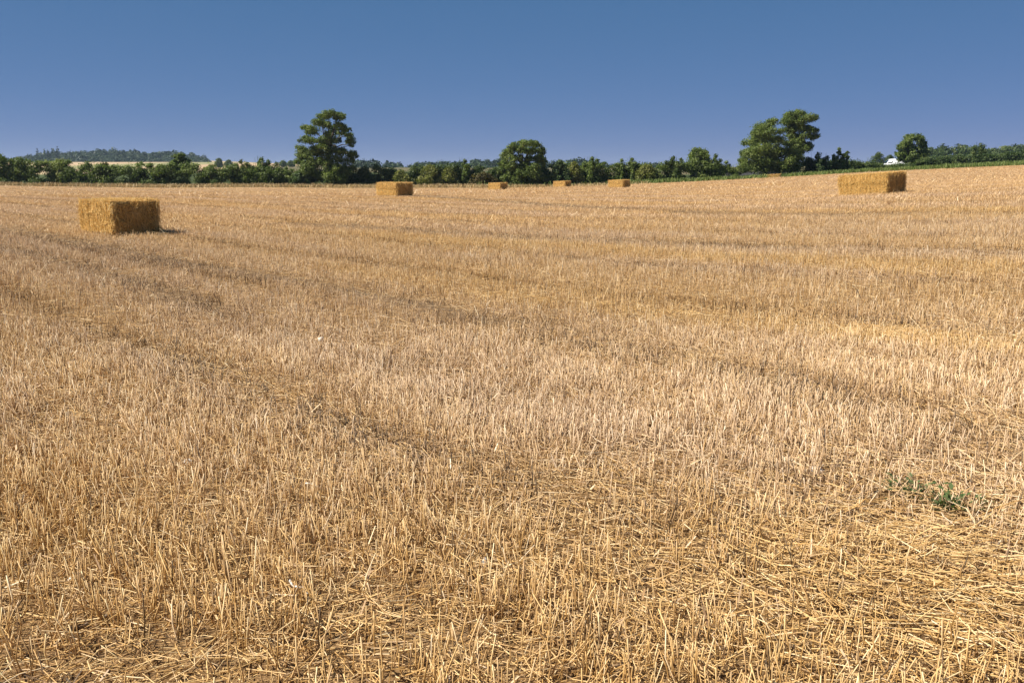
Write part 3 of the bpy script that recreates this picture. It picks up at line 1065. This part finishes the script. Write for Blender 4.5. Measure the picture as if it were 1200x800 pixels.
def hedge(name, label, pts, m, seed, per_m=270, size=.25, width=1.6):
    """pts: (px, top row, base row, Y) along the hedge"""
    rng = np.random.default_rng(seed)
    pts = np.array(pts, float)
    A = at(pts[:, 0], pts[:, 2], pts[:, 3])
    cl = []
    for i in range(len(pts) - 1):
        L = np.linalg.norm(A[i + 1] - A[i])
        nk = int(L / .17)
        for k in range(nk):
            t = (k + rng.random()) / nk
            p = A[i] * (1 - t) + A[i + 1] * t
            g = float(ground(p[0], p[1]))
            top = pts[i, 1] * (1 - t) + pts[i + 1, 1] * t
            Yd = pts[i, 3] * (1 - t) + pts[i + 1, 3] * t
            by = pts[i, 2] * (1 - t) + pts[i + 1, 2] * t
            H = float(at(600, top, Yd)[2]) - g
            H *= 1.10 + .20 * (noise(np.array(p[0] / 2.3), np.array(seed * 1.0), 5) - .5) + rng.normal(0, .05)
            h = rng.random() ** .5 if rng.random() < .55 else rng.random() ** 1.6
            r = rng.uniform(.28, .92)
            cl.append([p[0], p[1] + rng.uniform(-1, 1) * width * .5 * (1.1 - .5 * h), g + max(.3, h * (H - r * .7)), r, r, r * .75])
    cl = np.array(cl)
    b = A[len(A) // 2].copy()
    b[2] = float(ground(b[0], b[1]))
    cl[:, :3] -= b
    V, f, t = leaves(cl, int(len(cl) * per_m), size, rng, ragged=.34)
    t = np.clip(t + .42 * (fbm((V[:, 0] + b[0]) / 3.5, (V[:, 2]) / 2.5, seed + 5) - .5), 0, 1)
    wx, wy = V[:, 0] + b[0], V[:, 1] + b[1]
    V[:, 2] = np.maximum(V[:, 2], ground(wx, wy) - b[2] + .02)
    bag = Bag()
    bag.add(V, f, tint=t)
    o = bag.build(name, m, loc=b)
    return tag(o, label, 'hedge', 'hedges round the field')


hedge('hedge', 'long clipped height green hedge along the far left field edge up to the tallest tree',
      [(-160, 183, 213, 147), (0, 185, 214, 147), (60, 187, 214, 148), (95, 191.5, 214.5, 148), (150, 193.5, 215, 148), (260, 195.5, 215, 148), (345, 199, 215.5, 149), (372, 200, 215.5, 150)], GREEN, 51)
hedge('hedge', 'low dark hedge between the tallest tree and the round domed tree',
      [(395, 201, 215.5, 150), (450, 197, 216, 150), (520, 194, 216, 150), (600, 199, 216, 151)], DEEP, 52)
hedge('hedge', 'dense green hedge behind the green verge from domed tree to spreading pair',
      [(618, 199, 216, 152), (660, 193, 215.5, 152), (700, 190, 214.5, 152), (760, 191, 213, 153), (800, 190, 211.5, 154), (850, 191, 210, 155), (880, 190, 208, 156)], GREEN, 53)
hedge('hedge', 'low hedge above the right bale ending at the white van',
      [(940, 189, 204.5, 162), (990, 187.5, 202, 166), (1027, 190.5, 199.5, 171), (1037, 194.8, 199, 173), (1068, 195.2, 198, 178)], DARKG, 54, 180, .30)
hedge('hedge', 'thick dark roadside hedge right of the white van running out of the photo',
      [(1074, 188, 197, 200), (1110, 183.5, 195.5, 200), (1150, 181.5, 193.5, 200), (1200, 179, 191, 200), (1330, 172, 187, 202)], DEEP, 55, 170, .36, 2.4)


def wood(label, px_tops, base_py, Y, depth, ncr, crown_px, m, seed, nl=110, spiky=()):
    rng = np.random.default_rng(seed)
    pt = np.array(px_tops, float)
    bag = Bag()
    x0, x1 = pt[0, 0], pt[-1, 0]
    for i in range(ncr):
        px = rng.uniform(x0, x1)
        top = np.interp(px, pt[:, 0], pt[:, 1])
        row = rng.random() ** .8
        tp = base_py + (top - base_py) * (.05 + .95 * row)
        Yd = Y + depth * row
        c = at(px, tp + crown_px * .9, Yd)
        r = crown_px * mpp(tp, Yd) * rng.uniform(.75, 1.25)
        if any(abs(px - s) < 9 for s in spiky) and rng.random() < .3:
            cl = np.array([np.r_[c + [0, 0, r * (1.5 - k * .5)], r * .22 * (k + .6), r * .22 * (k + .6), r * .5] for k in range(5)])
        else:
            cl = np.array([np.r_[c + rng.normal(0, .38, 3) * r * [1, 1, .5], r * .75, r * .75, r * .6] for k in range(4)])
        V, f, t = leaves(cl, nl, r * .5, rng, ragged=.15)
        t = np.clip(t + rng.normal(0, .15), 0, 1)
        bag.add(V, f, tint=t)
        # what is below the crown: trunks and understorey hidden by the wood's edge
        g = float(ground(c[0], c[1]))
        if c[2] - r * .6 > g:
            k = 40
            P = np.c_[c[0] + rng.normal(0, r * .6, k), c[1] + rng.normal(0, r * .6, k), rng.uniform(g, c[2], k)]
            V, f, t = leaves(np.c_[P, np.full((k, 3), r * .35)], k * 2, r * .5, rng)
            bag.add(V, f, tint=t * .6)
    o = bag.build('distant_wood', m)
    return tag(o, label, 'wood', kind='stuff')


wood('dark wooded hill on the far left skyline', [(-140, 184), (-40, 185), (20, 183), (40, 179), (80, 177), (115, 174.5), (160, 174.5), (200, 176), (225, 178.5), (240, 183), (246, 188)], 191.5, 1080, 170, 620, 4.6, WOODG, 71, 170, (52, 58, 64, 80))
wood('hazy far wood behind the hedge right of the tallest tree', [(415, 186), (430, 186), (448, 188), (465, 190), (480, 189), (500, 187), (525, 186), (545, 186), (570, 184), (585, 184), (600, 186)], 204, 650, 120, 190, 5.5, WOODG, 72, 150)
wood('hazy far wood seen right of the round domed tree', [(630, 190), (645, 188), (660, 186), (675, 184), (690, 186), (715, 190), (735, 194), (750, 191), (765, 188), (782, 191), (800, 196)], 206, 620, 120, 130, 5, WOODG, 73, 150)
wood('dark wood behind the roadside hedge on the far right', [(1085, 175), (1100, 168), (1112, 166), (1122, 169.5), (1132, 167), (1142, 169), (1158, 170), (1172, 171), (1190, 168), (1215, 167), (1330, 163)], 190, 420, 90, 260, 5.5, DEEP, 74, 150)

# ------------------------------------------------------------------ field margins
def margin(name, label, px0, px1, y_off0, y_off1, dens, h0, h1, m, seed, w=(.05, .12), warm=.4):
    rng = np.random.default_rng(seed)
    X0, X1 = at(px0, 215, 146)[0], at(px1, 200, 152)[0]
    n = int((X1 - X0) * (y_off1 - y_off0) * dens)
    x = rng.uniform(X0, X1, n)
    y = edge_y(x) + rng.uniform(y_off0, y_off1, n)
    k = np.ones(n, bool)
    for c, az, *_ in BALES:
        k &= ~((np.abs(x - c[0]) < 1.5) & (y < c[1] + .8))
    x, y = x[k], y[k]
    n = len(x)
    z = ground(x, y)
    H = rng.uniform(h0, h1, n) * (.6 + .8 * fbm(x / 1.5, y / 1.5, seed))
    d = np.c_[rng.normal(0, .35, (n, 2)), np.ones(n)]
    P0 = np.c_[x, y, z - .02]
    V, f, mm = blades(P0, P0 + d * H[:, None], rng.uniform(*w, n), rng)
    bag = Bag()
    bag.add(V, f, tint=np.repeat(np.clip(rng.beta(2, 2, n), 0, 1), mm), warm=warm)
    o = bag.build(name, m)
    return tag(o, label, kind='stuff')


margin('dry_grass', 'strip of dry tan grass between the stubble and the left hedge', -160, 755, -.2, 5, 44, .14, .50, DRYG, 81, w=(.025, .07))
margin('verge_grass', 'strip of tall green grass between the stubble and the right hedge', 735, 1330, 0, 6, 26, .3, .7, MARGIN_G, 82)
margin('verge_grass', 'green weeds mixed into the foot of the hedge', 560, 800, 2, 7, 5, .3, .8, MARGIN_G, 83)

# ------------------------------------------------------------------ white van on the road behind the verge
WHITE = plain('white_van_paint', (.80, .81, .83), .3, coat=.4)
GLASS = plain('tinted_van_glass', (.02, .025, .03), .08, spec=.6)
RUBBER = plain('black_rubber', (.02, .02, .02), .8)
STEEL = plain('steel_rim', (.45, .45, .46), .4, .8)
TRIM = plain('dark_plastic_trim', (.035, .035, .04), .6)
LAMP = plain('headlamp_glass', (.65, .67, .70), .1)


def slab(outline, y0, y1, inset=.0):
    """closed side outline (x, z) given width, with softened long edges"""
    o = np.array(outline, float)
    c = o.mean(0)
    n = len(o)
    rings = []
    for yy, s in ((y0, 1 - inset), (y0 + .06, 1), (y1 - .06, 1), (y1, 1 - inset)):
        p = c + (o - c) * s
        rings.append(np.c_[p[:, 0], np.full(n, yy), p[:, 1]])
    V = np.concatenate(rings)
    q = [[r * n + i, r * n + (i + 1) % n, (r + 1) * n + (i + 1) % n, (r + 1) * n + i] for r in range(3) for i in range(n)]
    caps = np.array([list(range(n))[::-1], list(range(3 * n, 4 * n))])
    return V, [np.array(q), caps]


vb = at(1049, 197, 214)
vg = float(ground(vb[0], vb[1]))
vz = float(at(1049, 186.3, 214)[2]) - 2.45        # roof height read from the photo
VAN = empty('van', (vb[0], vb[1], vz), 'white panel van driving left on the road behind the hedge', 'van')
VAN.rotation_euler.z = math.radians(-6)
prof = [(-2.75, .45), (2.72, .40), (2.78, .9), (2.72, 2.2), (2.6, 2.40), (2.2, 2.46), (-.9, 2.47), (-1.35, 2.38), (-1.65, 2.15), (-2.15, 1.48), (-2.62, 1.22), (-2.80, .95), (-2.82, .55)]
V, f = slab(prof, -.98, .98, .03)
mesh_obj('body', V, f, WHITE, VAN)
V = np.array([(-1.46, -.80, 2.20), (-1.46, .80, 2.20), (-2.14, .88, 1.50), (-2.14, -.88, 1.50)]) + [-.09, 0, .06]
mesh_obj('windscreen', np.r_[V, V - [-.03, 0, .03]], np.array([[0, 1, 2, 3], [7, 6, 5, 4], [0, 3, 7, 4], [1, 0, 4, 5], [2, 1, 5, 6], [3, 2, 6, 7]]), GLASS, VAN)
for sy in (-1, 1):
    V = np.array([(-1.95, .99, 1.50), (-1.0, .99, 1.50), (-1.0, .96, 2.10), (-1.45, .96, 2.10)]) * [1, sy, 1]
    mesh_obj('side_window', np.r_[V, V - [0, .02 * sy, 0]], np.array([[0, 1, 2, 3], [7, 6, 5, 4], [0, 3, 7, 4], [1, 0, 4, 5], [2, 1, 5, 6], [3, 2, 6, 7]]), GLASS, VAN)
    V = np.array([(-2.83, .55, .85), (-2.83, .88, .85), (-2.72, .88, 1.08), (-2.72, .55, 1.08)]) * [1, sy, 1]
    mesh_obj('headlight', np.r_[V, V + [.05, 0, 0]], np.array([[0, 1, 2, 3], [7, 6, 5, 4], [0, 3, 7, 4], [1, 0, 4, 5], [2, 1, 5, 6], [3, 2, 6, 7]]), LAMP, VAN)
    for wx in (-1.9, 1.75):
        an = np.linspace(0, 2 * math.pi, 25)[:-1]
        ring = []
        for rr, yy in ((.24, .80), (.34, .78), (.35, .84), (.35, .96), (.34, 1.0), (.24, .995)):
            ring.append(np.c_[wx + rr * np.cos(an), np.full(24, yy * sy), .35 + rr * np.sin(an)])
        q = [[r * 24 + i, r * 24 + (i + 1) % 24, ((r + 1) % 6) * 24 + (i + 1) % 24, ((r + 1) % 6) * 24 + i] for r in range(6) for i in range(24)]
        w = empty('wheel', (0, 0, 0), None, None)
        w.parent = VAN
        mesh_obj('tyre', np.concatenate(ring), np.array(q), RUBBER, w, smooth=True)
        ring = [np.c_[wx + rr * np.cos(an), np.full(24, yy * sy), .35 + rr * np.sin(an)] for rr, yy in ((.238, .985), (.2, .96), (.06, .985))]
        q = [[r * 24 + i, r * 24 + (i + 1) % 24, (r + 1) * 24 + (i + 1) % 24, (r + 1) * 24 + i] for r in range(2) for i in range(24)]
        mesh_obj('rim', np.concatenate(ring), [np.array(q), np.arange(48, 72)[None]], STEEL, w, smooth=True)
V, f = slab([(-2.9, .38), (-2.7, .36), (-2.7, .72), (-2.9, .70)], -.95, .95, .05)
mesh_obj('bumper', V, f, TRIM, VAN)

# road the van drives on: a strip on a low bank
rx = np.linspace(40, 190, 60)
ry = 214 + (rx - vb[0]) * .06
prof = [(-3.6, None), (-3.0, 0), (3.0, 0), (3.6, None)]
R = []
for dy, k in prof:
    zz = np.full(60, vz + .0) + (rx - vb[0]) * .012
    if k is None:
        zz = ground(rx, ry + dy) - .1
    R.append(np.c_[rx, ry + dy, zz])
ASPH = plain('asphalt', (.055, .055, .057), .9, noise_amt=.25, scale=2.0, spec=.2)
o = mesh_obj('road', np.concatenate(R), grid_faces(4, 60), ASPH)
tag(o, 'narrow asphalt road behind the verge', kind='structure')
print('van ground', vg, 'van base', vz)

# ------------------------------------------------------------------ stones, sticks, weeds
def stone(label, px, py, size, seed, m, name='stone'):
    rng = np.random.default_rng(seed)
    p = hit(px, py)
    nu, nv = 14, 9
    V = []
    for j in range(nv):
        el = -math.pi / 2 + math.pi * j / (nv - 1)
        for i in range(nu):
            az = 2 * math.pi * i / nu
            V.append((math.cos(el) * math.cos(az), math.cos(el) * math.sin(az), math.sin(el)))
    V = np.array(V)
    k = rng.normal(size=(9, 3))
    k = unit(k)
    r = np.min(np.array([rng.uniform(.65, 1.0) / np.maximum((V @ kk), .25) for kk in k]), 0)
    V = V * np.minimum(r, 1.15)[:, None] * np.array(size) * .9
    f = [[j * nu + i, j * nu + (i + 1) % nu, (j + 1) * nu + (i + 1) % nu, (j + 1) * nu + i] for j in range(nv - 1) for i in range(nu)]
    o = mesh_obj(name, V, np.array(f), m, loc=(p[0], p[1], p[2] + size[2] * .5 + .012))
    o.rotation_euler.z = rng.uniform(0, 3)
    return tag(o, label, 'stone', 'pale flint stones lying in the stubble')


FLINT = plain('white_flint', (.72, .69, .64), .55, noise_amt=.15, scale=30)
GREYF = plain('grey_flint', (.42, .40, .38), .6, noise_amt=.25, scale=30)
stone('small white flint stone in the stubble left of centre', 222, 551, (.034, .026, .032), 1, FLINT)
stone('grey white flint stone between stems near the bottom centre', 568, 666, (.020, .016, .024), 2, GREYF)
stone('flat elongated white stone in the middle of the field', 590, 434, (.065, .03, .022), 3, FLINT)
stone('long pale stone beside the left wheeling, farther off', 376, 402, (.06, .03, .03), 4, FLINT)
stone('pale grey stone near the green weeds on the right', 958, 556, (.045, .03, .022), 5, GREYF)
stone('tiny white stone chip low on the left', 83, 687, (.014, .010, .010), 6, FLINT)


def stick(label, pa, pb, r, m, seed, lift=.03):
    rng = np.random.default_rng(seed)
    a, b = hit(*pa), hit(*pb)
    a[2] += lift
    b[2] += lift * .7
    P = np.array([a + (b - a) * t + rng.normal(0, .006, 3) for t in np.linspace(0, 1, 6)])
    o0 = P[0].copy()
    rr = np.linspace(1, .6, 6) * r
    V, f, mm = tubes(P[:-1] - o0, P[1:] - o0, rr[:-1], rr[1:], 7, rng, cap=True)
    o = mesh_obj('stick', V, f, m, loc=o0)
    return tag(o, label, 'stick')


BONE = plain('bleached_stalk', (.80, .76, .70), .5, noise_amt=.1, scale=20)
TWIG = plain('weathered_brown_stalk', (.17, .115, .07), .8, noise_amt=.3, scale=20)
stick('bleached white stalk lying near the bottom left of the field', (338, 697), (362, 712), .006, BONE, 3, .055)
stick('dull brown weathered stick in the lower left stubble', (82, 747), (128, 726), .009, TWIG, 4, .02)
stick('pale thick straw stalk lying left of the grey white stone', (360, 577), (388, 585), .0055, BONE, 5, .05)

WEED = foliage_mat('weed_leaves', [(0, (.02, .05, .012)), (.5, (.085, .125, .040)), (1, (.16, .19, .08))], .25)


def weed(label, px, py, rx, ry, n, seed):
    rng = np.random.default_rng(seed)
    p = hit(px, py)
    bag = Bag()
    k = 5
    cx = np.c_[rng.normal(0, rx * .16, k), rng.normal(0, ry * .12, k)]
    V, f, mm = blades(np.c_[np.zeros((k, 2)), np.full(k, .012)], np.c_[cx * 1.05, np.full(k, .018)], np.full(k, .005), rng)
    V[:, 2] += ground(V[:, 0] + p[0], V[:, 1] + p[1]) - p[2]
    bag.add(V, f, tint=.2)
    idx = rng.integers(0, k, n)
    az, el = rng.uniform(0, 6.28, n), rng.uniform(.05, .9, n)
    d = np.c_[np.cos(el) * np.cos(az), np.cos(el) * np.sin(az), np.sin(el)]
    L = rng.uniform(.018, .045, n)
    r0 = rng.uniform(0, .15, n)
    P = np.c_[cx[idx] + d[:, :2] * r0[:, None], .014 + rng.uniform(0, .07, n)]
    s = np.c_[-np.sin(az), np.cos(az), np.zeros(n)] * (L * .28)[:, None]
    V, f, mm = blades(np.c_[cx[idx], np.full(n, .012)], P + d * .004, np.full(n, .0022), rng)      # each leaf on its own stalk
    V[:, 2] += ground(V[:, 0] + p[0], V[:, 1] + p[1]) - p[2]
    bag.add(V, f, tint=.3)
    V = np.stack([P, P + d * L[:, None] * .5 + s, P + d * L[:, None], P + d * L[:, None] * .5 - s], 1).reshape(-1, 3)
    V[:, 2] += ground(V[:, 0] + p[0], V[:, 1] + p[1]) - p[2]
    bag.add(V, [(np.arange(n) * 4)[:, None] + np.arange(4)[None]], tint=np.repeat(rng.beta(2, 2, n), 4))
    o = bag.build('weed', WEED, loc=p)
    return tag(o, label, 'weed', 'green weeds growing through the stubble')


weed('left patch of dark green low weed on the right of the field', 1062, 588, .17, .11, 120, 1)
weed('right patch of dark green low weed beside yellow straw', 1116, 603, .16, .09, 130, 2)

# ------------------------------------------------------------------ haze
HV = np.array([(x, y, z) for z in (-14, 60) for y in (-75, 4200) for x in (-9500, 9500)], float)
m, nt, out = mat('thin_summer_haze')
pv = nt.nodes.new('ShaderNodeVolumePrincipled')
pv.inputs['Color'].default_value = (.62, .80, 1.0, 1)
pv.inputs['Density'].default_value = HAZE = .0001
pv.inputs['Anisotropy'].default_value = .2
nt.links.new(pv.outputs[0], out.inputs['Volume'])
o = mesh_obj('haze', HV, np.array([[0, 2, 3, 1], [4, 5, 7, 6], [0, 1, 5, 4], [2, 6, 7, 3], [0, 4, 6, 2], [1, 3, 7, 5]]), m)
tag(o, 'thin blue summer haze over the land', kind='stuff')

# ------------------------------------------------------------------ light, sky, camera
SUN_AZ, SUN_EL = 258.0, 46.0        # azimuth clockwise from the viewing direction
sd = np.array([math.sin(math.radians(SUN_AZ)) * math.cos(math.radians(SUN_EL)), math.cos(math.radians(SUN_AZ)) * math.cos(math.radians(SUN_EL)), math.sin(math.radians(SUN_EL))])
L = bpy.data.lights.new('sun', 'SUN')
L.energy = 5.0
L.angle = math.radians(.5)
L.color = (1, .93, .81)
so = bpy.data.objects.new('sun', L)
C.objects.link(so)
from mathutils import Vector
so.rotation_euler = Vector(sd).to_track_quat('Z', 'Y').to_euler()
so.location = (-60, -10, 60)

w = bpy.data.worlds.new('World')
bpy.context.scene.world = w
w.use_nodes = True
nt = w.node_tree
nt.nodes.clear()
sky = nt.nodes.new('ShaderNodeTexSky')
sky.sky_type = 'NISHITA'
sky.sun_disc = False
sky.sun_elevation = math.radians(SUN_EL)
sky.sun_rotation = math.radians(SUN_AZ)
sky.altitude = 8000
sky.air_density = 1.0
sky.dust_density = 0.5
sky.ozone_density = 8.0
sep = nt.nodes.new('ShaderNodeSeparateColor')
comb_ = nt.nodes.new('ShaderNodeCombineColor')
nt.links.new(sky.outputs[0], sep.inputs[0])
for ch, (g, k) in enumerate([(.75, 1.36), (.36, 1.97), (.36, 2.95)]):      # deep even blue of a hazy August sky
    nt.links.new(math_(nt, 'MULTIPLY', math_(nt, 'POWER', sep.outputs[ch], g), k), comb_.inputs[ch])
bg = nt.nodes.new('ShaderNodeBackground')
bg.inputs['Strength'].default_value = .043
nt.links.new(comb_.outputs[0], bg.inputs['Color'])
wo = nt.nodes.new('ShaderNodeOutputWorld')
nt.links.new(bg.outputs[0], wo.inputs['Surface'])

cam = bpy.data.cameras.new('camera')
cam.sensor_width = 36
cam.lens = 36 * F / 1200
cam.clip_start = .05
cam.clip_end = 20000
co = bpy.data.objects.new('camera', cam)
C.objects.link(co)
co.location = (0, 0, CAM_H)
co.rotation_euler = (math.pi / 2 - TH, 0, 0)
S = bpy.context.scene
S.camera = co
S.view_settings.view_transform = 'Standard'
S.view_settings.look = 'None'
S.view_settings.exposure = .85
S.view_settings.gamma = 1
S.cycles.max_bounces = 6
S.cycles.volume_bounces = 0
S.cycles.use_denoising = True
